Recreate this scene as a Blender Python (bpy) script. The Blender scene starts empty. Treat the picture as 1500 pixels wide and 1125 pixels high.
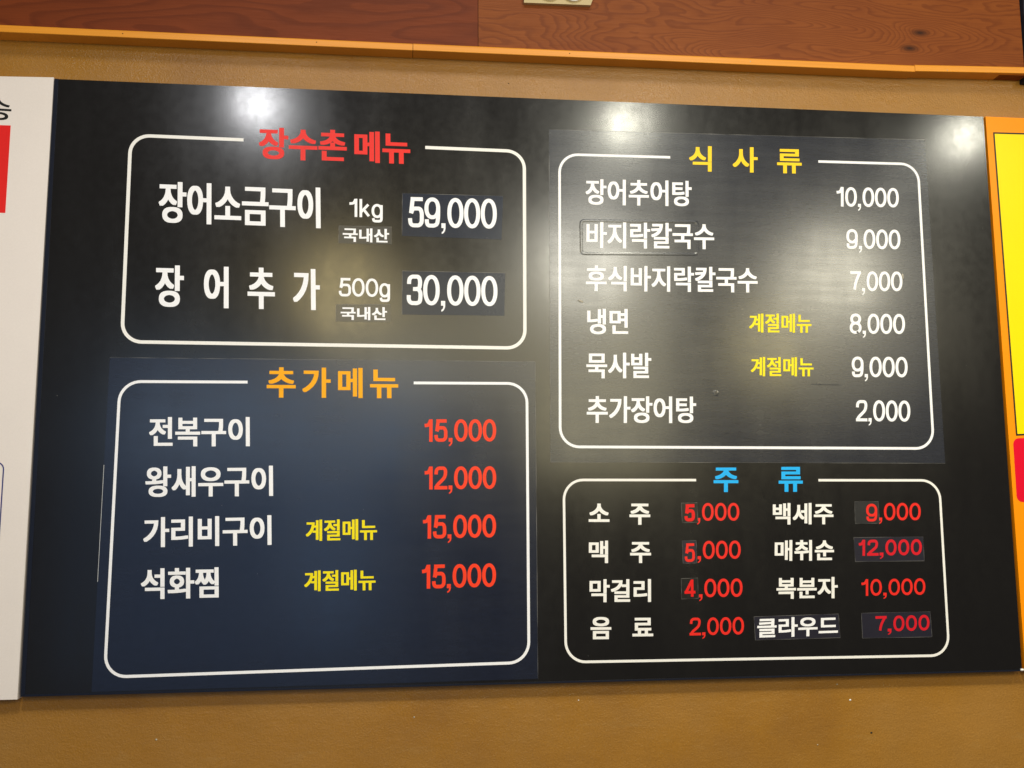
import bpy, bmesh, math, random
from mathutils import Matrix, Vector

random.seed(7)
S = bpy.context.scene
COL = S.collection

# ------------------------------------------------------------------ camera
cam = bpy.data.cameras.new('camera')
cam.sensor_fit = 'HORIZONTAL'
cam.sensor_width = 36.0
cam.lens = 36.0 * 1467.0 / 1500.0
cam.clip_start = 0.01
cam.clip_end = 100.0
cam_ob = bpy.data.objects.new('camera', cam)
COL.objects.link(cam_ob)
cam_ob.matrix_world = Matrix(((0.9936345, -0.0082744, -0.1123477, 0.628151),
                              (-0.1124745, -0.1288318, -0.9852674, -1.819696),
                              (-0.0063215, 0.9916319, -0.1289424, 0.299496),
                              (0, 0, 0, 1)))
S.camera = cam_ob

# ------------------------------------------------------------------ room light: dim warm ambience
world = bpy.data.worlds.new('World')
S.world = world
world.use_nodes = True
bg = world.node_tree.nodes['Background']
bg.inputs['Color'].default_value = (1.0, 0.93, 0.86, 1)
bg.inputs['Strength'].default_value = 0.10
S.view_settings.view_transform = 'Standard'
S.view_settings.look = 'None'
S.view_settings.exposure = 0.06
S.view_settings.gamma = 1.0
S.view_settings.use_curve_mapping = False
S.render.engine = 'CYCLES'
S.cycles.use_denoising = True

def area(name, loc, sx, sy, radiance, col, shape, target=None):
    l = bpy.data.lights.new(name, 'AREA')
    l.shape = shape
    l.size = sx
    l.size_y = sy
    a = sx * sy * (math.pi / 4 if shape == 'ELLIPSE' else 1.0)
    l.energy = radiance * math.pi * a
    l.color = col
    o = bpy.data.objects.new(name, l)
    COL.objects.link(o)
    o.location = loc
    if target is None:
        target = (loc[0], 0, loc[2])
    o.rotation_euler = (Vector(target) - Vector(loc)).to_track_quat('-Z', 'Z').to_euler()
    return o

# the row of small ceiling downlights in front of the board
for x, z, c in ((0.194, 1.564, (0.98, 0.98, 1.0)), (1.342, 1.543, (1.0, 0.97, 0.80)), (2.490, 1.538, (1.0, 0.97, 0.80))):
    l = bpy.data.lights.new('downlight', 'SPOT')
    l.shadow_soft_size = 0.064
    l.spot_size = math.radians(172)
    l.spot_blend = 1.0
    l.energy = 34.0 if x < 1 else 42.0
    l.color = c
    o = bpy.data.objects.new('downlight', l)
    COL.objects.link(o)
    o.location = (x, -1.2, z)
# lamps, lit shades and a window of the room behind the photographer, seen as soft glows in the vinyl:
# name, place, width, height (m), level of the glow it leaves on the gloss, colour, shape
LAMPS = [
  ('pendant_light', [0.365, -2.7, 1.315], 0.42, 0.42, 0.38, (1, 0.8, 0.38), 'ELLIPSE'),
  ('pendant_light', [1.496, -2.7, 1.477], 0.42, 0.458, 0.85, (1, 0.97, 0.86), 'ELLIPSE'),
  ('pendant_light', [2.698, -2.7, 1.437], 0.445, 0.42, 1.0, (1, 0.94, 0.74), 'ELLIPSE'),
  ('lit_shade', [0.905, -2.9, 1.121], 1.262, 0.531, 0.12, (1, 0.88, 0.56), 'ELLIPSE'),
  ('lit_shade', [1.587, -2.9, 1.079], 0.664, 1.129, 0.22, (1, 0.89, 0.55), 'RECTANGLE'),
  ('lit_shade', [2.454, -2.9, 1.124], 0.319, 0.425, 0.42, (1, 0.83, 0.38), 'ELLIPSE'),
  ('lit_shade', [2.921, -3.0, 1.236], 0.78, 0.881, 0.1, (1, 0.9, 0.62), 'ELLIPSE'),
  ('window_light', [0.079, -3.2, 0.819], 1.554, 0.565, 0.066, (0.55, 0.75, 1), 'RECTANGLE'),
  ('window_light', [-0.149, -3.3, 0.185], 1.729, 1.441, 0.014, (0.3, 0.55, 1), 'RECTANGLE'),
  ('window_light', [0.29, -3.2, 0.151], 0.424, 0.918, 0.03, (0.38, 0.62, 1), 'ELLIPSE'),
]

for n, loc, sx, sy, lvl, c, shp in LAMPS:
    area(n, loc, sx, sy, lvl / 0.042, c, shp)
# unseen fill added high overhead to raise the general light
area('overhead_fill', (1.15, -1.75, 2.75), 2.0, 0.45, 10.0, (1.0, 0.975, 0.96), 'RECTANGLE', (1.15, 0.0, 0.4))
# unseen fill added below the frame, brightens the moulding's underside
area('low_fill', (0.8, -0.95, -0.95), 1.8, 0.7, 0.35, (1.0, 0.92, 0.82), 'RECTANGLE', (0.8, -0.9, 1.0))

# ------------------------------------------------------------------ materials
def lin(r, g, b, k=1.0):
    f = lambda v: (v / 255 / 12.92 if v / 255 <= 0.04045 else ((v / 255 + 0.055) / 1.055) ** 2.4)
    return (f(r) * k, f(g) * k, f(b) * k, 1)

class NT:
    def __init__(s, name):
        s.m = bpy.data.materials.new(name)
        s.m.use_nodes = True
        s.t = s.m.node_tree
        s.b = s.t.nodes['Principled BSDF']
        s.o = s.t.nodes['Material Output']
    def n(s, typ, **kw):
        x = s.t.nodes.new(typ)
        for k, v in kw.items():
            if k.startswith('_'):
                setattr(x, k[1:], v)
            else:
                key = int(k[1:]) if k[0] == 'i' and k[1:].isdigit() else k.replace('__', ' ')
                if hasattr(v, 'is_output') or isinstance(v, bpy.types.NodeSocket):
                    s.t.links.new(v, x.inputs[key])
                else:
                    x.inputs[key].default_value = v
        return x
    def set(s, **kw):
        for k, v in kw.items():
            key = k.replace('__', ' ')
            if isinstance(v, bpy.types.NodeSocket):
                s.t.links.new(v, s.b.inputs[key])
            else:
                s.b.inputs[key].default_value = v
    def coords(s, scale=(1, 1, 1), loc=(0, 0, 0)):
        c = s.n('ShaderNodeTexCoord')
        mp = s.n('ShaderNodeMapping', Scale=scale, Location=loc)
        s.t.links.new(c.outputs['Object'], mp.inputs['Vector'])
        return mp.outputs[0]
    def noise(s, vec, scale, detail=3, rough=0.55):
        return s.n('ShaderNodeTexNoise', Vector=vec, Scale=scale, Detail=detail, Roughness=rough).outputs['Fac']
    def ramp(s, fac, stops):
        r = s.n('ShaderNodeValToRGB', Fac=fac)
        e = r.color_ramp.elements
        while len(e) < len(stops):
            e.new(0.5)
        for i, (p, c) in enumerate(stops):
            e[i].position = p
            e[i].color = c if len(c) == 4 else (*c, 1)
        return r.outputs['Color']
    def maprange(s, v, a, b, c, d):
        return s.n('ShaderNodeMapRange', Value=v, From__Min=a, From__Max=b, To__Min=c, To__Max=d).outputs[0]
    def math(s, op, a, b=0.0):
        return s.n('ShaderNodeMath', _operation=op, i0=a, i1=b).outputs[0]
    def mix(s, fac, a, b):
        x = s.n('ShaderNodeMix', _data_type='RGBA')
        for i, v in ((0, fac), (6, a), (7, b)):
            if isinstance(v, bpy.types.NodeSocket):
                s.t.links.new(v, x.inputs[i])
            else:
                x.inputs[i].default_value = v
        return x.outputs[2]
    def bump(s, h, strength, dist, normal=None):
        x = s.n('ShaderNodeBump', Height=h, Strength=strength, Distance=dist)
        if normal is not None:
            s.t.links.new(normal, x.inputs['Normal'])
        return x.outputs[0]

MATS = {}

def vinyl(name, base, rough, grain=(1, 1, 1), dust=0.0, wave=0.16, spec=0.4, coat=.6, haze=.085):
    k = NT(name)
    v = k.coords()
    vg = k.coords(grain)
    fine = k.noise(vg, 420, 3, 0.6)
    mid = k.noise(vg, 60, 2)
    big = k.noise(v, 2.6, 2, 0.4)
    smear = k.noise(k.coords((5, 1, 1.2), (3.1, 0, 1.7)), 2.2, 3)
    r = k.math('ADD', k.maprange(smear, .3, .7, rough - .025, rough + .035), k.maprange(mid, .3, .7, -.015, .015))
    nrm = k.bump(big, wave, .0022)
    nrm = k.bump(mid, .025, .00025, nrm)
    nrm = k.bump(fine, .07, .00012, nrm)
    col = k.mix(k.maprange(fine, .25, .75, 0, 1), tuple(c * .78 for c in base[:3]) + (1,), tuple(min(1, c * 1.25) for c in base[:3]) + (1,))
    if dust:
        sp = k.n('ShaderNodeTexVoronoi', Vector=v, Scale=46.0, Randomness=1.0).outputs['Distance']
        cell = k.noise(v, 17, 1)
        thr = k.maprange(cell, .55, .75, 0.0, .045)
        mask = k.math('LESS_THAN', sp, thr)
        col = k.mix(k.math('MULTIPLY', mask, dust), col, (.35, .33, .30, 1))
    k.set(Base__Color=col, Roughness=k.math('ADD', r, haze), Normal=nrm, Specular__IOR__Level=spec,
          Coat__Weight=coat, Coat__Roughness=r, Coat__Normal=nrm)
    MATS[name] = k.m
    return k.m

vinyl('board_black', (.0050, .0044, .0043), .150, dust=.5)
vinyl('sheet_blue', (.0075, .0108, .0245), .165, (.12, 1, 1), dust=.35, wave=.2)
vinyl('sheet_grey', (.0155, .0180, .0280), .165, (.12, 1, 1), dust=.45, wave=.2)
vinyl('stk_navy', (.012, .018, .036), .17, spec=.3, coat=.22)
vinyl('stk_grey', (.018, .017, .017), .24)
vinyl('stk_pale', (.050, .044, .034), .24)
vinyl('stk_violet', (.015, .014, .025), .22, spec=.4, coat=.3)
vinyl('stk_black', (.008, .0075, .007), .18)
vinyl('stk_gloss', (.018, .018, .020), .22)
vinyl('stk_edge_glint', (.11, .105, .10), .35, wave=.05)
vinyl('sheet_glint', (.75, .74, .72), .4, wave=.05)

def paint(name, base, rough=.42, var=.05, bumpy=.1, spec=.3):
    k = NT(name)
    v = k.coords()
    a = k.noise(v, 330, 3, .6)
    b = k.noise(v, 9, 3)
    f = k.math('MULTIPLY', k.maprange(a, .25, .75, 1 - var, 1 + var), k.maprange(b, .3, .7, 1 - var * .7, 1 + var * .4))
    mul = k.n('ShaderNodeVectorMath', _operation='SCALE', i0=base[:3])
    k.t.links.new(f, mul.inputs['Scale'])
    k.set(Base__Color=mul.outputs[0], Roughness=rough, Normal=k.bump(a, bumpy, .0001), Specular__IOR__Level=spec)
    MATS[name] = k.m
    return k.m

paint('white', lin(250, 249, 252))
paint('cream', lin(246, 243, 238))
paint('red', lin(236, 40, 30))
paint('red_deep', lin(226, 18, 18))
paint('crimson', lin(214, 20, 38))
paint('orange_red', lin(250, 62, 26))
paint('amber', lin(252, 174, 0))
paint('yellow', lin(248, 228, 0))
paint('yellow_deep', lin(255, 212, 0))
paint('cyan', lin(20, 178, 250))
paint('ink', lin(28, 28, 26))
paint('navy_line', lin(50, 56, 120))
paint('print_white', lin(238, 228, 221), .38, .025, .05, spec=.18)
paint('print_red', lin(232, 44, 42), .3, .03, .05, spec=.18)
paint('print_orange', lin(255, 150, 8), .36, .03, .05, spec=.18)
paint('print_yellow', lin(255, 224, 0), .36, .02, .05, spec=.18)
paint('print_crimson', lin(226, 16, 48), .3, .03, .05, spec=.18)
paint('edge_navy', lin(25, 29, 42), .3, .1)
paint('board_side', lin(38, 38, 42), .35)
paint('beige_plastic', lin(196, 176, 128), .35)
paint('white_plastic', lin(246, 243, 238), .25)
paint('grime', lin(186, 178, 160), .5, .25)
paint('dark_cloth', lin(34, 36, 48), .8, .4, .5)

def wall_paint():
    k = NT('wall_paint')
    v = k.coords()
    lump = k.noise(v, 120, 4, .6)
    trowel = k.noise(k.coords((1, 1, 2.2)), 28, 3, .55)
    stain = k.noise(v, 3.2, 5, .6)
    tone = k.noise(v, 14, 4, .6)
    base = k.ramp(stain, [(.30, lin(146, 100, 38)), (.50, lin(164, 115, 42)), (.72, lin(172, 124, 56))])
    col = k.mix(k.maprange(tone, .35, .7, 0, .30), base, lin(148, 108, 50))
    pit = k.n('ShaderNodeTexVoronoi', Vector=v, Scale=60.0).outputs['Distance']
    spot = k.math('LESS_THAN', pit, k.maprange(k.noise(v, 11, 1), .60, .8, 0, .05))
    col = k.mix(k.math('MULTIPLY', spot, .5), col, lin(205, 178, 120))
    rub = k.noise(k.coords((1.2, 1, 5), (2, 0, 7)), 6, 5, .7)
    col = k.mix(k.maprange(rub, .60, .78, 0, .35), col, lin(178, 146, 92))
    n = k.bump(trowel, .45, .0016)
    n = k.bump(lump, .5, .0010, n)
    grit = k.noise(v, 300, 3, .65)
    n = k.bump(grit, .9, .0008, n)
    col = k.mix(k.maprange(grit, .35, .7, 0, .35), col, lin(122, 82, 30))
    k.set(Base__Color=col, Roughness=k.maprange(tone, .3, .7, .24, .38), Normal=n, Specular__IOR__Level=.45)
    MATS['wall_paint'] = k.m

wall_paint()

def wood(name, seed, rings, dark, light, contrast, knots=()):
    k = NT(name)
    v = k.coords((1, 1, 1), seed)
    low = k.n('ShaderNodeTexNoise', Vector=k.coords((1.5, 1, 7.0), seed), Scale=1.45, Detail=1.6, Roughness=.42).outputs['Fac']
    wob = k.noise(k.coords((6, 1, 16), seed), 2.2, 2)
    h = k.math('ADD', k.math('MULTIPLY', low, rings), k.math('MULTIPLY', wob, rings * .045))
    kd = None
    raw = k.coords()
    for (kx, kz, kr) in knots:
        sep = k.n('ShaderNodeVectorMath', _operation='SUBTRACT', i0=raw, i1=(kx, 0, kz)).outputs[0]
        sc = k.n('ShaderNodeVectorMath', _operation='MULTIPLY', i0=sep, i1=(1 / kr, 0, 2.6 / kr)).outputs[0]
        ln = k.n('ShaderNodeVectorMath', _operation='LENGTH', i0=sc).outputs['Value']
        h = k.math('ADD', h, k.math('DIVIDE', 5.0, k.math('ADD', .5, ln)))
        g = k.n('ShaderNodeMapRange', Value=ln, From__Min=.05, From__Max=.42, To__Min=1, To__Max=0).outputs[0]
        kd = g if kd is None else k.math('MAXIMUM', kd, g)
    saw = k.math('FRACT', h)
    line = k.ramp(saw, [(0, (0, 0, 0)), (.52, (.25, .25, .25)), (.80, (1, 1, 1)), (.93, (.8, .8, .8)), (1, (0, 0, 0))])
    fib = k.noise(k.coords((14, 1, 420), seed), 1.0, 4, .65)
    cloud = k.noise(k.coords((2.0, 1, 4), seed), 1.7, 3)
    base = k.mix(k.maprange(cloud, .3, .7, 0, 1), light[0], light[1])
    col = k.mix(k.math('MULTIPLY', line, contrast), base, dark)
    col = k.mix(k.maprange(fib, .4, .7, 0, .28), col, dark)
    if kd is not None:
        col = k.mix(k.math('MULTIPLY', kd, .9), col, lin(38, 18, 10))
    k.set(Base__Color=col, Roughness=k.maprange(fib, .3, .7, .5, .62), Specular__IOR__Level=.18, Normal=k.bump(k.math('ADD', fib, k.math('MULTIPLY', line, -.5)), .18, .0005))
    MATS[name] = k.m

wood('wood_red', (3.3, 0, 1.1), 13.0, lin(78, 30, 10), (lin(112, 50, 19), lin(126, 58, 22)), .42)
wood('wood_swirl', (8.2, 0, 4.4), 52.0, lin(94, 40, 13), (lin(128, 66, 25), lin(146, 80, 30)), .48,
     ((1.6725, 1.262, .060), (1.648, 1.228, .060)))

def moulding_mat():
    k = NT('moulding_wood')
    g = k.noise(k.coords((3, 1, 260)), 1.0, 4, .6)
    c = k.ramp(g, [(.3, lin(222, 142, 36)), (.55, lin(236, 156, 46)), (.8, lin(214, 132, 30))])
    k.set(Base__Color=c, Roughness=.36, Normal=k.bump(g, .1, .0003))
    MATS['moulding_wood'] = k.m

moulding_mat()

# ------------------------------------------------------------------ helpers
def obj(name, mesh, mat=None, parent=None):
    o = bpy.data.objects.new(name, mesh)
    COL.objects.link(o)
    if mat:
        mesh.materials.append(MATS[mat])
    if parent:
        o.parent = parent
    return o

def thing(name, label, cat, loc=(0, 0, 0), group=None):
    o = bpy.data.objects.new(name, None)
    o.empty_display_size = .05
    COL.objects.link(o)
    o.location = loc
    o['label'] = label
    o['category'] = cat
    if group:
        o['group'] = group
    return o

def place(o, parent):
    """child built in world coordinates under an empty that stands off the origin"""
    o.parent = parent
    o.matrix_parent_inverse = Matrix.Translation(parent.location).inverted()
    return o

def prism(poly, y0, y1, bevel=0.0, segs=2):
    """polygon of (x, z) in metres, front face at y0 (towards the room), back at y1"""
    bm = bmesh.new()
    f = [bm.verts.new((x, y0, z)) for x, z in poly]
    r = [bm.verts.new((x, y1, z)) for x, z in poly]
    n = len(poly)
    face = bm.faces.new(f)
    bm.faces.new(r[::-1])
    for i in range(n):
        bm.faces.new((f[i], r[i], r[(i + 1) % n], f[(i + 1) % n]))
    bmesh.ops.recalc_face_normals(bm, faces=bm.faces)
    if bevel:
        bmesh.ops.bevel(bm, geom=[e for e in bm.edges if all(v.co.y == y0 for v in e.verts)], offset=bevel, segments=segs, affect='EDGES')
    me = bpy.data.meshes.new('prism')
    bm.to_mesh(me)
    bm.free()
    return me

def mm(q):
    return [(a / 1000, b / 1000) for a, b in q]

def ribbon_verts(pts, w, closed=False):
    """offset a polyline (list of 2-vectors) both ways, mitred"""
    n = len(pts)
    L, Rr = [], []
    for i in range(n):
        p = Vector(pts[i])
        a = Vector(pts[(i - 1) % n]) if (closed or i > 0) else None
        b = Vector(pts[(i + 1) % n]) if (closed or i < n - 1) else None
        d1 = (p - a).normalized() if a is not None else None
        d2 = (b - p).normalized() if b is not None else None
        if d1 is None: d1 = d2
        if d2 is None: d2 = d1
        t = d1 + d2
        t = t.normalized() if t.length > 1e-6 else d1
        nn = Vector((-t.y, t.x))
        c = max(.45, nn.dot(Vector((-d1.y, d1.x))))
        off = nn * (w / 2 / c)
        L.append(p + off)
        Rr.append(p - off)
    return L, Rr

def add_ribbon(V, Fc, pts, w, y, closed=False):
    L, Rr = ribbon_verts(pts, w, closed)
    base = len(V)
    n = len(pts)
    for a, b in zip(L, Rr):
        V.append((a.x, y, a.y))
        V.append((b.x, y, b.y))
    for i in range(n if closed else n - 1):
        j = (i + 1) % n
        Fc.append((base + 2 * i, base + 2 * j, base + 2 * j + 1, base + 2 * i + 1))

def mesh_from(V, Fc, name='lettering'):
    me = bpy.data.meshes.new(name)
    me.from_pydata(V, [], Fc)
    bm = bmesh.new()
    bm.from_mesh(me)
    for f in bm.faces:
        f.normal_update()
        if f.normal.y > 0:
            f.normal_flip()
    bm.to_mesh(me)
    bm.free()
    return me

def smooth_path(p, it=2):
    for _ in range(it):
        q = [p[0]]
        for a, b in zip(p[:-1], p[1:]):
            q += [(a[0] * .75 + b[0] * .25, a[1] * .75 + b[1] * .25), (a[0] * .25 + b[0] * .75, a[1] * .25 + b[1] * .75)]
        q.append(p[-1])
        p = q
    return p

def oval(cx, cy, rx, ry, e=.93, n=40):
    out = []
    for i in range(n):
        t = 2 * math.pi * i / n
        c, s = math.cos(t), math.sin(t)
        out.append((cx + rx * math.copysign(abs(c) ** e, c), cy + ry * math.copysign(abs(s) ** e, s)))
    return out

# numerals as strokes: ink width (of a numeral 1 high) and centre lines in a 0..1 box, (points, closed, smooth)
NUM = {
 '0': (.60, [(oval(.5, .5, .5, .5), True, 0)]),
 '1': (.36, [([(1, 0), (1, 1)], False, 0), ([(-.32, .76), (.1, .77), (.55, .80), (.92, 1.04)], False, 2)]),
 '2': (.57, [([(.0, .68), (.02, .90), (.24, 1.0), (.52, 1.0), (.86, 1.0), (1.0, .86), (.97, .66), (.86, .50), (.5, .32), (.12, .14), (.02, -.0)], False, 2), ([(0, 0), (1, 0)], False, 0)]),
 '3': (.57, [([(.02, .72), (.04, .92), (.26, 1.0), (.5, 1.0), (.84, 1.0), (.96, .86), (.96, .72), (.90, .56), (.62, .53), (.36, .53)], False, 2),
             ([(.5, .53), (.84, .53), (1.0, .40), (1.0, .26), (.96, .06), (.74, 0), (.48, 0), (.2, 0), (.0, .10), (0, .30)], False, 2)]),
 '4': (.66, [([(.76, 0), (.76, 1)], False, 0), ([(.70, 1.0), (0, .24)], False, 0), ([(-.04, .22), (1, .22)], False, 0)]),
 '5': (.58, [([(.92, 1), (.20, 1)], False, 0), ([(.22, 1.02), (.08, .46)], False, 0),
             ([(.08, .46), (.24, .64), (.5, .64), (.86, .64), (1.0, .48), (1.0, .32), (1.0, .12), (.80, 0), (.46, 0), (.2, 0), (.03, .08), (0, .27)], False, 2)]),
 '7': (.56, [([(0, 1), (1, 1)], False, 0), ([(1.0, .99), (.72, .70), (.48, .38), (.38, 0)], False, 2)]),
 '8': (.59, [(oval(.5, .765, .44, .235, .92), True, 0), (oval(.5, .265, .5, .265, .92), True, 0)]),
 '9': (.58, [(oval(.5, .66, .5, .34, .9), True, 0), ([(1.0, .66), (1.0, .30), (.92, .06), (.66, 0), (.46, 0), (.18, 0), (.05, .08), (.03, .24)], False, 2)]),
 'k': (.50, [([(0, 0), (0, 1)], False, 0), ([(.02, .24), (.92, .74)], False, 0), ([(.34, .42), (1.0, 0)], False, 0)]),
 'g': (.52, [(oval(.5, .35, .5, .37, .92), True, 0), ([(1, .74), (1, -.02), (.98, -.26), (.74, -.30), (.46, -.30), (.12, -.30), (.03, -.12)], False, 2)]),
}

def number_strokes(text, wt):
    """returns list of (kind, points, closed) in numeral-height units, laid out with the ink of the line at x >= 0"""
    x = 0.0
    out = []
    for ch in text:
        if ch == ',':
            x += .02
            w = wt * 1.12
            out.append(('poly', [(x, 0), (x, w), (x + w, w), (x + w, -.02), (x + w * .86, -.10), (x + w * .55, -.165), (x + w * .10, -.20),
                                 (x + w * .06, -.14), (x + w * .40, -.105), (x + w * .52, -.06), (x + w * .54, 0)], True))
            x += w + .075
            continue
        iw, st = NUM[ch]
        if ch == '1':
            x += .03
        for pts, closed, sm in st:
            p = smooth_path(pts, sm) if sm else pts
            q = [(x + wt / 2 + a * (iw - wt), wt / 2 + b * (1 - wt)) for a, b in p]
            # butt ends reach the edge of the ink box
            if not closed and not sm:
                def ext(a, b):
                    d = Vector(a) - Vector(b)
                    return tuple(Vector(a) + d.normalized() * wt / 2)
                if ch in '14k' and abs(q[0][0] - q[-1][0]) < 1e-6 or ch in '257' and abs(q[0][1] - q[-1][1]) < 1e-6 or ch == '4' and abs(q[0][1] - q[-1][1]) < 1e-6:
                    q = [ext(q[0], q[1])] + q[1:-1] + [ext(q[-1], q[-2])]
            out.append(('line', q, closed))
        x += iw + (.075 if ch == '1' else .035)
    return out

_hangul = {}
def hangul(text):
    """filled outline of a word from Blender's built-in font: (vertices, triangles)"""
    if text not in _hangul:
        c = bpy.data.curves.new('word', 'FONT')
        c.body = text
        c.resolution_u = 6
        o = bpy.data.objects.new('word', c)
        me = o.to_mesh()
        _hangul[text] = ([(v.co.x, v.co.y) for v in me.vertices], [tuple(p.vertices) for p in me.polygons])
        o.to_mesh_clear()
        bpy.data.objects.remove(o)
        bpy.data.curves.remove(c)
    return _hangul[text]

STEP = 1.2e-5

def word_mesh(segs, org, ex, ez, y, wx, wy, only=None):
    ox, oz = org[0] / 1000, org[1] / 1000
    EX, EZ = Vector((ex[0] / 1000, ex[1] / 1000)), Vector((ez[0] / 1000, ez[1] / 1000))
    O = Vector((ox, oz))
    V, Fc = [], []
    layer = [0]
    def put(u, v):
        return O + EX * u + EZ * v
    if all(ch in '0123456789,kg' for s in segs for ch in s[0]):
        text = segs[0][0]
        Wm, Hm = EX.length, EZ.length
        low = -.20 if ',' in text else (-.30 + .15 * .3 - wx * .5 if 'g' in text else 0.0)
        if 'g' in text:
            low = -.30 * (1 - wx)
        hh = 1.0 - low                                   # height of the ink in numeral heights
        st = number_strokes(text, wx)
        # ink extents in x
        xs = []
        for kind, p, cl in st:
            for q in p:
                xs += [q[0] - (wx / 2 if kind == 'line' else 0), q[0] + (wx / 2 if kind == 'line' else 0)]
        x0, x1 = min(xs), max(xs)
        u_len = Hm / hh                                   # one numeral height in metres
        sx = Wm / (x1 - x0)
        ux, uz = EX / Wm, EZ / Hm
        wpx = wx * u_len                                  # stroke width in metres
        # squeeze centre lines horizontally only, keep the stroke round
        inset = (wx * sx - wpx) / 2
        for kind, p, cl in st:
            yy = y - STEP * layer[0]
            layer[0] += 1
            pts = []
            for a, b in p:
                q = O + ux * ((a - x0) * sx) + uz * ((b - low) * u_len)
                pts.append(q)
            if kind == 'line':
                add_ribbon(V, Fc, pts, (wpx + min(wpx, wx * sx)) / 2, yy, cl)
            else:
                b0 = len(V)
                V.extend((q.x, yy, q.y) for q in pts)
                Fc.append((b0, b0 + 1, b0 + 2, b0 + 3, b0 + 10))
                Fc.append(tuple(b0 + i for i in (10, 3, 4, 9)))
                Fc.append(tuple(b0 + i for i in (9, 4, 5, 8)))
                Fc.append(tuple(b0 + i for i in (8, 5, 6, 7)))
        return mesh_from(V, Fc)
    full = [hangul(t) for t, a, b in segs]
    lo = min(v[1] for g in full for v in g[0])
    hi = max(v[1] for g in full for v in g[0])
    dx, dy = wx * .00128, wy * .00128
    Wm, Hm = EX.length, EZ.length
    for n_, ((t, a, b), (vs, fs)) in enumerate(zip(segs, full)):
        if only is not None and n_ != only:
            continue
        l, r = min(v[0] for v in vs), max(v[0] for v in vs)
        fx, fy = dx / Wm, dy / Hm
        aa, bb = a + fx, b - fx
        k = 0
        for sx_ in (-1, 0, 1):
            for sy_ in (-1, 0, 1):
                yy = y - STEP * k
                k += 1
                b0 = len(V)
                for (px, py) in vs:
                    u = aa + (px - l) / (r - l) * (bb - aa) + sx_ * fx
                    v = fy + (py - lo) / (hi - lo) * (1 - 2 * fy) + sy_ * fy
                    q = put(u, v)
                    V.append((q.x, yy, q.y))
                Fc.extend(tuple(b0 + i for i in f) for f in fs)
    return mesh_from(V, Fc)

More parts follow.
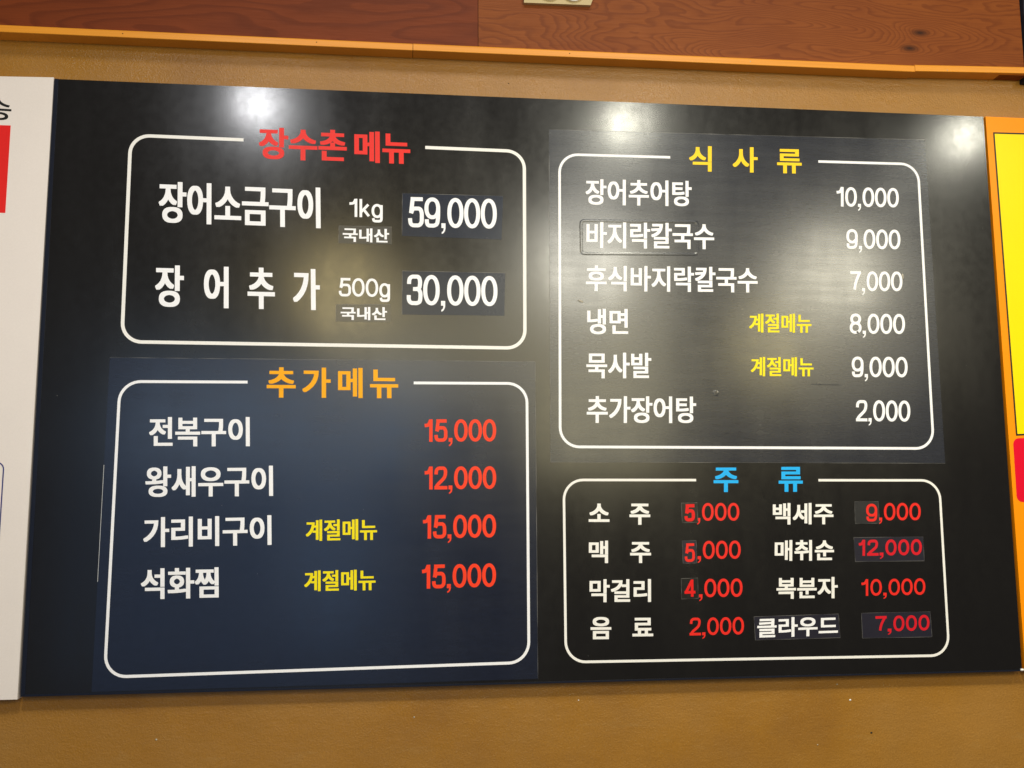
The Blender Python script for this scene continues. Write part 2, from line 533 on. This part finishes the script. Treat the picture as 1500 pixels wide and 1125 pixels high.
# measured on the board face, millimetres from its lower left corner
GLYPH_ROWS = [
  ('board', 'heading_lettering', 'red', [('장수촌', 0.0006, 0.577), ('메뉴', 0.6266, 0.9998)], (367.7, 952.8), (278.8, -0.8), (-1.0, 61.2), 1.6, 1.0),
  ('board', 'item_lettering', 'white', [('장어소금구이', 0.0, 1.0)], (193.8, 826.9), (289.2, -3.1), (-2.2, 77.3), 1.6, 0.75),
  ('board', 'weight_lettering', 'white', [('1kg', 0.0, 1.0)], (532.0, 838.3), (64.6, -0.8), (-0.5, 43.8), 0.14, None),
  ('board', 'item_lettering', 'white', [('장', 0.0014, 0.173), ('어', 0.2927, 0.4419), ('추', 0.5563, 0.7227), ('가', 0.8328, 0.9985)], (193.1, 671.7), (292.0, -1.6), (-2.2, 76.6), 1.6, 0.85),
  ('board', 'weight_lettering', 'white', [('500g', 0.0, 1.0)], (517.6, 687.8), (93.7, -0.1), (-0.5, 43.5), 0.135, None),
  ('o1', 'origin_lettering', 'white', [('국내산', 0.0, 1.0)], (523.3, 799.5), (85.0, -0.4), (-0.3, 26.6), 0.75, 0.5),
  ('o2', 'origin_lettering', 'white', [('국내산', 0.0, 1.0)], (521.8, 652.9), (84.1, 0.4), (-0.3, 24.5), 0.75, 0.5),
  ('p1', 'price_lettering', 'white', [('59,000', 0.0, 1.0)], (643.1, 818.0), (165.5, 1.3), (-0.1, 70.5), 0.138, None),
  ('p2', 'price_lettering', 'white', [('30,000', 0.0, 1.0)], (641.7, 670.8), (167.6, 0.4), (-0.1, 69.5), 0.138, None),
  ('s2', 'heading_lettering', 'amber', [('추', -0.0009, 0.2175), ('가', 0.2671, 0.4821), ('메', 0.5382, 0.7262), ('뉴', 0.7827, 1.0)], (393.5, 509.3), (234.1, 0.4), (-0.9, 55.1), 1.25, 0.8),
  ('s2', 'item_lettering', 'white', [('전복구이', 0.0, 1.0)], (193.1, 421.4), (173.2, 0.8), (-1.7, 52.1), 1.15, 0.65),
  ('s2', 'item_lettering', 'white', [('왕새우구이', 0.0, 1.0)], (190.2, 333.0), (218.7, 1.3), (-1.7, 53.4), 1.15, 0.65),
  ('s2', 'item_lettering', 'white', [('가리비구이', 0.0, 1.0)], (190.2, 246.2), (218.1, 2.5), (-1.7, 51.8), 1.15, 0.65),
  ('s2', 'item_lettering', 'white', [('석화찜', 0.0, 1.0)], (189.7, 157.9), (130.8, 0.8), (-1.9, 52.4), 1.15, 0.65),
  ('s2', 'price_lettering', 'orange_red', [('15,000', 0.0, 1.0)], (672.4, 422.3), (133.5, 0.9), (-0.0, 49.2), 0.15, None),
  ('s2', 'price_lettering', 'orange_red', [('12,000', 0.0, 1.0)], (672.9, 336.2), (132.7, 0.7), (-0.0, 49.7), 0.15, None),
  ('s2', 'price_lettering', 'orange_red', [('15,000', 0.0, 1.0)], (670.3, 248.6), (134.7, 1.2), (-0.0, 50.0), 0.15, None),
  ('s2', 'price_lettering', 'orange_red', [('15,000', 0.0, 1.0)], (669.0, 160.6), (135.5, 1.7), (-0.0, 50.2), 0.15, None),
  ('s2', 'season_lettering', 'yellow', [('계절메뉴', 0.0, 1.0)], (467.3, 254.8), (124.8, 1.0), (-0.6, 37.1), 0.8, 0.45),
  ('s2', 'season_lettering', 'yellow', [('계절메뉴', 0.0, 1.0)], (466.4, 167.4), (124.1, 0.6), (-0.6, 36.0), 0.8, 0.45),
  ('s3', 'heading_lettering', 'yellow_deep', [('식', -0.0005, 0.1985), ('사', 0.3841, 0.606), ('류', 0.7795, 1.0007)], (1183.2, 956.0), (227.1, 2.5), (1.9, 51.4), 1.1, 0.8),
  ('s3', 'item_lettering', 'white', [('장어추어탕', 0.0, 1.0)], (978.5, 882.9), (208.0, 2.7), (1.2, 50.9), 0.95, 0.6),
  ('s3', 'item_lettering', 'white', [('바지락칼국수', 0.0, 1.0)], (978.6, 798.2), (249.8, 3.6), (1.3, 51.1), 0.95, 0.6),
  ('s3', 'item_lettering', 'white', [('후식바지락칼국수', 0.0, 1.0)], (976.2, 715.1), (335.5, 3.3), (1.4, 49.9), 0.95, 0.6),
  ('s3', 'item_lettering', 'white', [('냉면', 0.0, 1.0)], (977.7, 632.7), (78.4, 0.7), (0.9, 48.8), 0.95, 0.6),
  ('s3', 'item_lettering', 'white', [('묵사발', 0.0, 1.0)], (974.7, 549.3), (123.9, 0.8), (1.0, 48.8), 0.95, 0.6),
  ('s3', 'item_lettering', 'white', [('추가장어탕', 0.0, 1.0)], (974.0, 466.0), (208.5, 0.4), (1.2, 50.2), 0.95, 0.6),
  ('s3', 'price_lettering', 'white', [('10,000', 0.0, 1.0)], (1475.2, 886.0), (131.5, 1.6), (2.6, 47.9), 0.14, None),
  ('s3', 'price_lettering', 'white', [('9,000', 0.0, 1.0)], (1493.4, 801.2), (111.6, 1.6), (2.6, 47.7), 0.14, None),
  ('s3', 'price_lettering', 'white', [('7,000', 0.0, 1.0)], (1494.2, 717.0), (109.9, 1.7), (2.7, 47.5), 0.14, None),
  ('s3', 'price_lettering', 'white', [('8,000', 0.0, 1.0)], (1491.6, 632.8), (112.8, 1.0), (2.7, 47.9), 0.14, None),
  ('s3', 'price_lettering', 'white', [('9,000', 0.0, 1.0)], (1491.2, 548.2), (113.5, 0.7), (2.7, 48.1), 0.14, None),
  ('s3', 'price_lettering', 'white', [('2,000', 0.0, 1.0)], (1492.6, 463.1), (112.2, -0.4), (2.8, 49.1), 0.14, None),
  ('s3', 'season_lettering', 'yellow', [('계절메뉴', 0.0, 1.0)], (1291.5, 640.4), (124.0, 1.2), (1.6, 37.0), 0.75, 0.4),
  ('s3', 'season_lettering', 'yellow', [('계절메뉴', 0.0, 1.0)], (1291.5, 556.3), (124.2, 0.8), (1.6, 37.0), 0.75, 0.4),
  ('board', 'heading_lettering', 'cyan', [('주', 0.0, 0.2757), ('류', 0.7271, 0.9999)], (1211.7, 337.9), (173.0, -0.0), (1.8, 46.7), 1.2, 0.9),
  ('board', 'item_lettering', 'cream', [('소', -0.0, 0.3366), ('주', 0.6603, 1.0)], (974.9, 279.6), (115.1, -1.0), (0.8, 38.6), 1.0, 0.8),
  ('board', 'item_lettering', 'cream', [('맥', -0.0, 0.308), ('주', 0.6625, 1.0)], (974.0, 210.5), (115.7, -1.2), (0.8, 40.4), 0.85, 0.75),
  ('board', 'item_lettering', 'cream', [('막걸리', 0.0, 1.0)], (974.2, 140.6), (113.8, -1.1), (0.8, 41.0), 0.85, 0.7),
  ('board', 'item_lettering', 'cream', [('음', 0.0, 0.3296), ('료', 0.6662, 0.9999)], (974.9, 75.3), (115.5, -1.1), (0.8, 39.2), 0.9, 0.7),
  ('board', 'item_lettering', 'cream', [('백세주', 0.0, 1.0)], (1323.5, 277.2), (118.3, -0.2), (1.8, 39.9), 0.85, 0.7),
  ('board', 'item_lettering', 'cream', [('매취순', 0.0, 1.0)], (1324.4, 210.2), (115.1, -0.3), (1.8, 38.3), 0.85, 0.7),
  ('board', 'item_lettering', 'cream', [('복분자', 0.0, 1.0)], (1324.9, 141.0), (118.5, -0.3), (1.8, 39.0), 0.85, 0.7),
  ('k1', 'digit_lettering', 'red_deep', [('5', 0.0, 1.0)], (1153.6, 284.0), (23.5, 0.4), (0.7, 31.8), 0.19, None),
  ('k2', 'digit_lettering', 'red', [('5', 0.0, 1.0)], (1152.8, 210.3), (20.7, 0.3), (0.8, 33.9), 0.148, None),
  ('k3', 'digit_lettering', 'red_deep', [('4', 0.0, 1.0)], (1148.2, 147.3), (25.6, 0.4), (0.7, 31.0), 0.165, None),
  ('board', 'price_lettering', 'red', [(',000', 0.0, 1.0)], (1178.0, 278.4), (81.6, -0.1), (1.3, 39.6), 0.148, None),
  ('board', 'price_lettering', 'red', [(',000', 0.0, 1.0)], (1177.2, 208.5), (82.5, -0.0), (1.4, 40.0), 0.148, None),
  ('board', 'price_lettering', 'red', [(',000', 0.0, 1.0)], (1177.8, 139.6), (82.8, -0.2), (1.4, 40.0), 0.148, None),
  ('board', 'price_lettering', 'red', [('2,000', 0.0, 1.0)], (1155.2, 72.1), (105.6, -0.1), (1.3, 37.9), 0.148, None),
  ('k4', 'digit_lettering', 'red', [('9', 0.0, 1.0)], (1505.7, 281.7), (23.1, -0.1), (1.6, 33.3), 0.148, None),
  ('board', 'price_lettering', 'red', [(',000', 0.0, 1.0)], (1531.1, 276.8), (84.3, -0.2), (2.3, 39.6), 0.148, None),
  ('k5', 'price_lettering', 'crimson', [('12,000', 0.0, 1.0)], (1484.4, 211.8), (129.3, 0.3), (2.1, 35.9), 0.17, None),
  ('board', 'price_lettering', 'red', [('10,000', 0.0, 1.0)], (1486.2, 137.9), (129.8, 0.3), (2.1, 36.8), 0.15, None),
  ('k6', 'price_lettering', 'crimson', [('7,000', 0.0, 1.0)], (1509.7, 72.2), (110.3, 1.0), (2.0, 34.4), 0.165, None),
  ('k7', 'item_lettering', 'white', [('클라우드', 0.0, 1.0)], (1285.3, 71.6), (154.7, 1.8), (1.6, 35.4), 0.85, 0.6),
  ('whiteboard', 'lettering', 'ink', [('송', 0.0, 1.0)], (-115.2, 1009.7), (45.7, -1.3), (-2.4, 41.7), 0.5, 0.4),
]
STICKERS = {
  'o1': ('board', 'origin_sticker', 'stk_grey', [(516.1, 829.5), (613.0, 829.7), (613.3, 796.6), (515.9, 796.3)]),
  'p1': ('board', 'price_sticker', 'stk_navy', [(631.8, 895.0), (821.1, 895.3), (817.4, 811.0), (631.8, 813.2)]),
  'o2': ('board', 'origin_sticker', 'stk_pale', [(513.2, 681.4), (611.8, 682.8), (612.1, 649.8), (513.3, 650.0)]),
  'p2': ('board', 'price_sticker', 'stk_navy', [(632.9, 746.7), (824.1, 746.7), (822.2, 665.6), (632.9, 664.7)]),
  's2': ('board', 'vinyl_sheet', 'sheet_blue', [(120.0, 578.9), (879.2, 579.6), (878.8, 8.4), (115.2, 5.4)]),
  's3': ('board', 'vinyl_sheet', 'sheet_grey', [(909.9, 1029.6), (1670.4, 1037.4), (1671.3, 391.1), (906.2, 393.9)]),
  'k1': ('board', 'digit_sticker', 'stk_black', [(1149.7, 317.9), (1179.8, 318.6), (1180.1, 282.5), (1150.3, 281.8)]),
  'k2': ('board', 'digit_sticker', 'stk_violet', [(1149.0, 248.9), (1175.7, 249.5), (1175.9, 208.4), (1149.7, 207.9)]),
  'k3': ('board', 'digit_sticker', 'stk_black', [(1145.4, 180.6), (1176.5, 181.3), (1176.6, 144.5), (1145.1, 143.9)]),
  'k4': ('board', 'digit_sticker', 'stk_gloss', [(1485.4, 319.3), (1532.7, 319.0), (1532.2, 278.0), (1484.4, 277.8)]),
  'k5': ('board', 'price_sticker', 'stk_violet', [(1480.3, 252.1), (1617.7, 252.2), (1617.4, 207.3), (1480.9, 207.3)]),
  'k6': ('board', 'price_sticker', 'stk_violet', [(1487.8, 112.7), (1623.0, 113.1), (1623.9, 66.9), (1487.6, 67.2)]),
  'k7': ('board', 'name_sticker', 'stk_violet', [(1280.6, 109.9), (1443.2, 112.1), (1444.5, 69.0), (1281.7, 67.8)]),
}
BORDERS = [
  ('board', [(138.6, 989.6), (862.0, 984.3), (860.3, 604.9), (139.1, 607.6)], (339.6, 987.7), (674.0, 984.0), 6.2, 34),
  ('s2', [(139.2, 536.3), (863.2, 538.8), (862.8, 37.5), (135.4, 29.1)], (359.2, 536.7), (655.2, 537.5), 5.0, 36),
  ('s3', [(929.8, 981.3), (1652.5, 986.0), (1649.6, 419.5), (924.0, 421.9)], (1146.7, 982.3), (1445.6, 984.8), 5.0, 36),
  ('board', [(929.9, 361.2), (1656.9, 358.6), (1655.8, 32.4), (929.6, 36.2)], (1179.1, 360.0), (1416.2, 359.4), 4.6, 36),
]
EMBOSS = [(969.3, 851.6), (1197.5, 855.2), (1195.5, 791.2), (969.3, 787.4)]
WHITE = [(-279.9, 1087.1), (-0.8, 1093.8), (-4.2, -3.8), (-246.8, -3.4)]
RED = [(-227.9, 998.6), (-70.2, 999.6), (-70.4, 837.2), (-217.1, 835.6)]
WLINE = [(-210.0, 395.4), (-47.8, 393.6), (-49.3, 69.3), (-198.9, 72.5)]
ORANGE = [(1803.6, 1091.5), (2096.9, 1091.2), (2082.6, 6.7), (1805.5, 0.4)]
YELLOW = [(1818.7, 1057.2), (2094.1, 1060.4), (2053.5, 456.2), (1821.6, 446.2)]
REDLAB = [(1813.3, 439.6), (2037.7, 442.7), (2033.5, 318.7), (1812.4, 316.5)]

# ------------------------------------------------------------------ the wall
def grid_wall():
    bm = bmesh.new()
    for x0, x1, z0, z1 in ((-1.4, 3.4, -1.0, 1.9),):
        vs = [bm.verts.new(p) for p in ((x0, .02, z0), (x1, .02, z0), (x1, .02, z1), (x0, .02, z1), (x0, .12, z0), (x1, .12, z0), (x1, .12, z1), (x0, .12, z1))]
        for f in ((0, 1, 2, 3), (5, 4, 7, 6), (1, 5, 6, 2), (4, 0, 3, 7), (3, 2, 6, 7), (4, 5, 1, 0)):
            bm.faces.new([vs[i] for i in f])
    bmesh.ops.recalc_face_normals(bm, faces=bm.faces)
    me = bpy.data.meshes.new('wall')
    bm.to_mesh(me)
    bm.free()
    return me

w = obj('wall', grid_wall(), 'wall_paint')
w['kind'] = 'structure'

# ------------------------------------------------------------------ wood fascia over the board
fas = thing('wood_fascia', 'reddish brown wood-grain fascia with an orange moulding along its lower edge, above the menu board', 'fascia', (.75, .012, 1.18))
ZW = 1.180
place(obj('panel', prism([(-1.2, ZW), (.7735, ZW), (.7735, 1.75), (-1.2, 1.75)], -.004, .0195, .0006), 'wood_red'), fas)
p2 = place(obj('panel', prism([(.7745, ZW), (1.893, ZW), (1.893, 1.75), (.7745, 1.75)], -.004, .0195, .0006), 'wood_swirl'), fas)
for x0, x1, za, zb in ((-1.2, .6490, 1.1700, 1.1708), (.6500, 1.6510, 1.1711, 1.1736), (1.6518, 1.896, 1.1752, 1.1815)):
    bm = bmesh.new()
    prof = [(.0195, 0), (-.0128, 0), (-.0135, .0008), (-.0135, .0115), (-.0115, .0140), (-.0045, .0150), (-.0045, .012), (.0195, .012)]
    ring = []
    for x, z in ((x0, za), (x1, zb)):
        ring.append([bm.verts.new((x, py, z + pz)) for py, pz in prof])
    n = len(prof)
    for i in range(n):
        bm.faces.new((ring[0][i], ring[0][(i + 1) % n], ring[1][(i + 1) % n], ring[1][i]))
    bm.faces.new(ring[0])
    bm.faces.new(ring[1][::-1])
    bmesh.ops.recalc_face_normals(bm, faces=bm.faces)
    me = bpy.data.meshes.new('moulding')
    bm.to_mesh(me)
    bm.free()
    place(obj('moulding', me, 'moulding_wood'), fas)

# dark post at the right end of the fascia
dp = thing('dark_post', 'dark navy post closing the right end of the wood fascia', 'post', (1.93, 0, 1.17))
edge = [(1.8965 + .0012 * math.sin(i * 2.3) + .0008 * math.sin(i * 5.1), 1.172 + i * .02) for i in range(29)]
place(obj('shaft', prism(edge[::-1] + [(1.99, 1.172), (1.99, edge[-1][1])][::1], -.012, .0195, .0), 'dark_cloth'), dp)

# beige plate on the fascia, cut by the top of the picture
pl = thing('wall_plate', 'small beige plate with two round white sockets on the wood fascia at the top edge', 'plate', (.93, -.004, 1.28))
place(obj('plate', prism([(.8622, 1.2790), (.9930, 1.2808), (1.0060, 1.3160), (.9990, 1.3720), (.8680, 1.3700)], -.012, -.0042, .0012), 'beige_plastic'), pl)
for cx, cz, r in ((.9120, 1.3090, .0230), (.9590, 1.3095, .0235)):
    circ = [(cx + r * math.cos(t * math.pi / 20), cz + r * math.sin(t * math.pi / 20)) for t in range(40)]
    sock = place(obj('socket_ring', prism(circ, -.0165, -.0122, .0015), 'white_plastic'), pl)

# ------------------------------------------------------------------ the menu board
BW, BH = 1.800, 1.0919
board = thing('menu_board', 'large black menu board with white, red, yellow and blue price lettering in four outlined boxes', 'menu board')
roots = {'board': board}
backing = obj('backing_panel', prism([(0, 0), (BW, 0), (BW, BH), (0, BH)], 0, .0196, .0016), 'board_black', board)
obj('edge_trim', prism([(.0005, .0005), (.0075, .0040), (.0075, BH - .0005), (.0005, BH - .0005)], -.0006, -.00004, .0003, 1), 'edge_navy', board)
obj('edge_trim', prism([(.0012, .0004), (BW - .0005, .0004), (BW - .0005, .0032), (.0080, .0038)], -.0008, -.00004, .0003, 1), 'edge_navy', board)
for k, (parent, name, mat, q) in STICKERS.items():
    big = k in ('s2', 's3')
    t = .0004 if big else .0003
    o = obj(name, prism(mm(q), -t, -.00004), mat, roots[parent])
    roots[k] = o
    Q = mm(q)
    # cut edges of the film, the light they catch painted as pale strips
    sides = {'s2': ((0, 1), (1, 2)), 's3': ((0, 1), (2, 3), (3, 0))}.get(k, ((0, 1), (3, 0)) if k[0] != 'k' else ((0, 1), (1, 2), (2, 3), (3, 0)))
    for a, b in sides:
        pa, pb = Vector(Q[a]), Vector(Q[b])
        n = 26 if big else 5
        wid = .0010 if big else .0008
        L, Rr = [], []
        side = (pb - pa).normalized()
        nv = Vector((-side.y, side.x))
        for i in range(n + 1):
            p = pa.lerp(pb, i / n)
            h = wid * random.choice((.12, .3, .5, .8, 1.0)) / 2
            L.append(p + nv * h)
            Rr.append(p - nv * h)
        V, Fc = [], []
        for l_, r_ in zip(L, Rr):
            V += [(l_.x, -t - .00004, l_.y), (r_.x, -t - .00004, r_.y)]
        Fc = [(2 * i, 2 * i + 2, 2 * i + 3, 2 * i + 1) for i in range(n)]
        obj('film_edge_glint', mesh_from(V, Fc, 'film_edge_glint'), 'stk_edge_glint', o)
for (parent, name, col, segs, org, ex, ez, wx, wy) in GLYPH_ROWS:
    if parent == 'whiteboard':
        continue
    y = {'board': -.00012, 's2': -.00055, 's3': -.00082}.get(parent, -.00045)
    if len(segs) == 1:
        obj(name, word_mesh(segs, org, ex, ez, y, wx, wy), col, roots[parent])
    else:
        for i in range(len(segs)):
            obj(name, word_mesh(segs, org, ex, ez, y, wx, wy, i), col, roots[parent])

def rounded(q, r, n=10):
    """corner arcs of a quad TL, TR, BR, BL, each a list of points in running order TL->TR->BR->BL"""
    P = [Vector(p) for p in q]
    arcs = []
    for i in range(4):
        p, a, b = P[i], P[(i - 1) % 4], P[(i + 1) % 4]
        ea, eb = (a - p).normalized(), (b - p).normalized()
        arcs.append([p + ea * r * (1 - math.sin(t * math.pi / 2 / n)) + eb * r * (1 - math.cos(t * math.pi / 2 / n)) for t in range(n + 1)])
    return arcs

for parent, q, sl, sr, wd, rad in BORDERS:
    tl, tr, br, bl = rounded(mm(q), rad / 1000)
    # stubs lie on the top edge
    A, B = Vector(mm(q)[0]), Vector(mm(q)[1])
    d = (B - A).normalized()
    on = lambda p: A + d * (Vector((p[0] / 1000, p[1] / 1000)) - A).dot(d)
    path = [on(sr)] + tr + br + bl + tl + [on(sl)]
    V, Fc = [], []
    add_ribbon(V, Fc, path, wd / 1000, -.00012 if parent == 'board' else -.00055)
    obj('border_line', mesh_from(V, Fc, 'border_line'), 'cream' if parent == 'board' else 'white', roots[parent])

# outline of an older strip showing through the sheet
def ridge(path, w, h, y, closed):
    V, Fc = [], []
    L, Rr = ribbon_verts(path, w, closed)
    L2, R2 = ribbon_verts(path, w * .35, closed)
    n = len(path)
    for a, b, c, d in zip(L, L2, R2, Rr):
        V += [(a.x, y, a.y), (b.x, y - h, b.y), (c.x, y - h, c.y), (d.x, y, d.y)]
    for i in range(n if closed else n - 1):
        j = (i + 1) % n
        for s in range(3):
            Fc.append((4 * i + s, 4 * j + s, 4 * j + s + 1, 4 * i + s + 1))
    return mesh_from(V, Fc, 'ridge')

a4 = rounded(mm(EMBOSS), .006, 5)
obj('raised_outline', ridge([p for a in a4 for p in a], .0060, .00036, -.00042, True), 'sheet_grey', roots['s3'])

def lump(name, x, z, rx, rz, h, y, mat, parent, rot=0.0):
    bm = bmesh.new()
    bmesh.ops.create_icosphere(bm, subdivisions=2, radius=1)
    for v in bm.verts:
        k = 1 + .22 * math.sin(v.co.x * 4 + x * 50) * math.cos(v.co.z * 5 + z * 31)
        a, b = v.co.x * rx * k, v.co.z * rz * k
        v.co = Vector((x + a * math.cos(rot) - b * math.sin(rot), y + min(0.0, v.co.y) * h, z + a * math.sin(rot) + b * math.cos(rot)))
    me = bpy.data.meshes.new(name)
    bm.to_mesh(me)
    bm.free()
    for p in me.polygons:
        p.use_smooth = True
    return obj(name, me, mat, parent)

lump('glue_residue', .9665, .6955, .0055, .0022, .002, -.0004, 'grime', roots['s3'], -.3)
lump('glue_residue', 1.6070, .7560, .0018, .0060, .002, -.0004, 'grime', roots['s3'], .1)
lump('trapped_bubble', 1.5083, .6440, .0040, .0040, .0007, -.0003, 'sheet_grey', roots['s3'])
lump('trapped_bubble', 1.2225, .5235, .0065, .0065, .00025, -.0003, 'sheet_grey', roots['s3'])
lump('corner_filler', 1.7985, .0030, .0040, .0025, .003, -.0005, 'white_plastic', board)
obj('crease', ridge([Vector((1.4095, .5420)), Vector((1.4400, .5413)), Vector((1.4680, .5409))], .0018, .00022, -.00042, False), 'sheet_grey', roots['s3'])
V, Fc = [], []
Q = mm(STICKERS['s2'][3])
A, B = Vector(Q[0]), Vector(Q[3])
add_ribbon(V, Fc, [A.lerp(B, .33), A.lerp(B, .42), A.lerp(B, .55), A.lerp(B, .68)], .0006, -.00046)
obj('peeled_edge_glint', mesh_from(V, Fc, 'peeled_edge_glint'), 'sheet_glint', roots['s2'])  # highlight along the peeled left edge, painted as a thin white strip

# ------------------------------------------------------------------ neighbouring boards
wb = thing('white_sign_board', 'white sign board with a red block, cut off at the left edge', 'sign board', (-.14, 0, 0))
wpan = place(obj('panel', prism(mm(WHITE)[::-1], -.0006, .0194, .0012), 'print_white'), wb)
place(obj('red_block', prism(mm(RED)[::-1], -.0009, -.00064), 'print_red'), wb)
V, Fc = [], []
a4 = rounded(mm(WLINE), .012, 6)
add_ribbon(V, Fc, [p for a in a4 for p in a], .0022, -.0008, True)
place(obj('outline', mesh_from(V, Fc, 'outline'), 'navy_line'), wb)
for (parent, name, col, segs, org, ex, ez, wx, wy) in GLYPH_ROWS:
    if parent == 'whiteboard':
        place(obj(name, word_mesh(segs, org, ex, ez, -.0008, wx, wy), col), wb)

ob = thing('orange_sign_board', 'orange sign board with a yellow panel and red label at the right edge', 'sign board', (1.95, 0, 0))
place(obj('panel', prism(mm(ORANGE), -.0004, .0194, .0012), 'print_orange'), ob)
place(obj('yellow_panel', prism(mm(YELLOW), -.0008, -.00044), 'print_yellow'), ob)
V, Fc = [], []
add_ribbon(V, Fc, [Vector(p) for p in mm(YELLOW)], .0032, -.0009, True)
place(obj('outline', mesh_from(V, Fc, 'outline'), 'ink'), ob)
place(obj('red_label', prism([p for a in rounded(mm(REDLAB), .012, 5) for p in a], -.0008, -.00044), 'print_crimson'), ob)

# chips and nail marks in the wall paint
for x, z, r, mat in ((1.467, -.047, .0022, 'white_plastic'), (1.443, -.018, .0016, 'grime'), (1.505, -.107, .0022, 'ink'), (1.40, -.125, .0013, 'grime'),
                     (.66, -.055, .0015, 'grime'), (.955, -.034, .0013, 'white_plastic'), (.22, -.080, .0018, 'grime'), (.835, 1.128, .0012, 'ink')):
    lump('paint_chip', x, z, r, r * .8, .0008, .0199, mat, w)

# nail heads in the moulding
for x in (.12, .47, .95, 1.31, 1.72):
    place(lump('nail_head', x, 1.1775 + .0016 * x, .0011, .0011, .0006, -.0134, 'grime' if x > 1 else 'ink', None), fas)
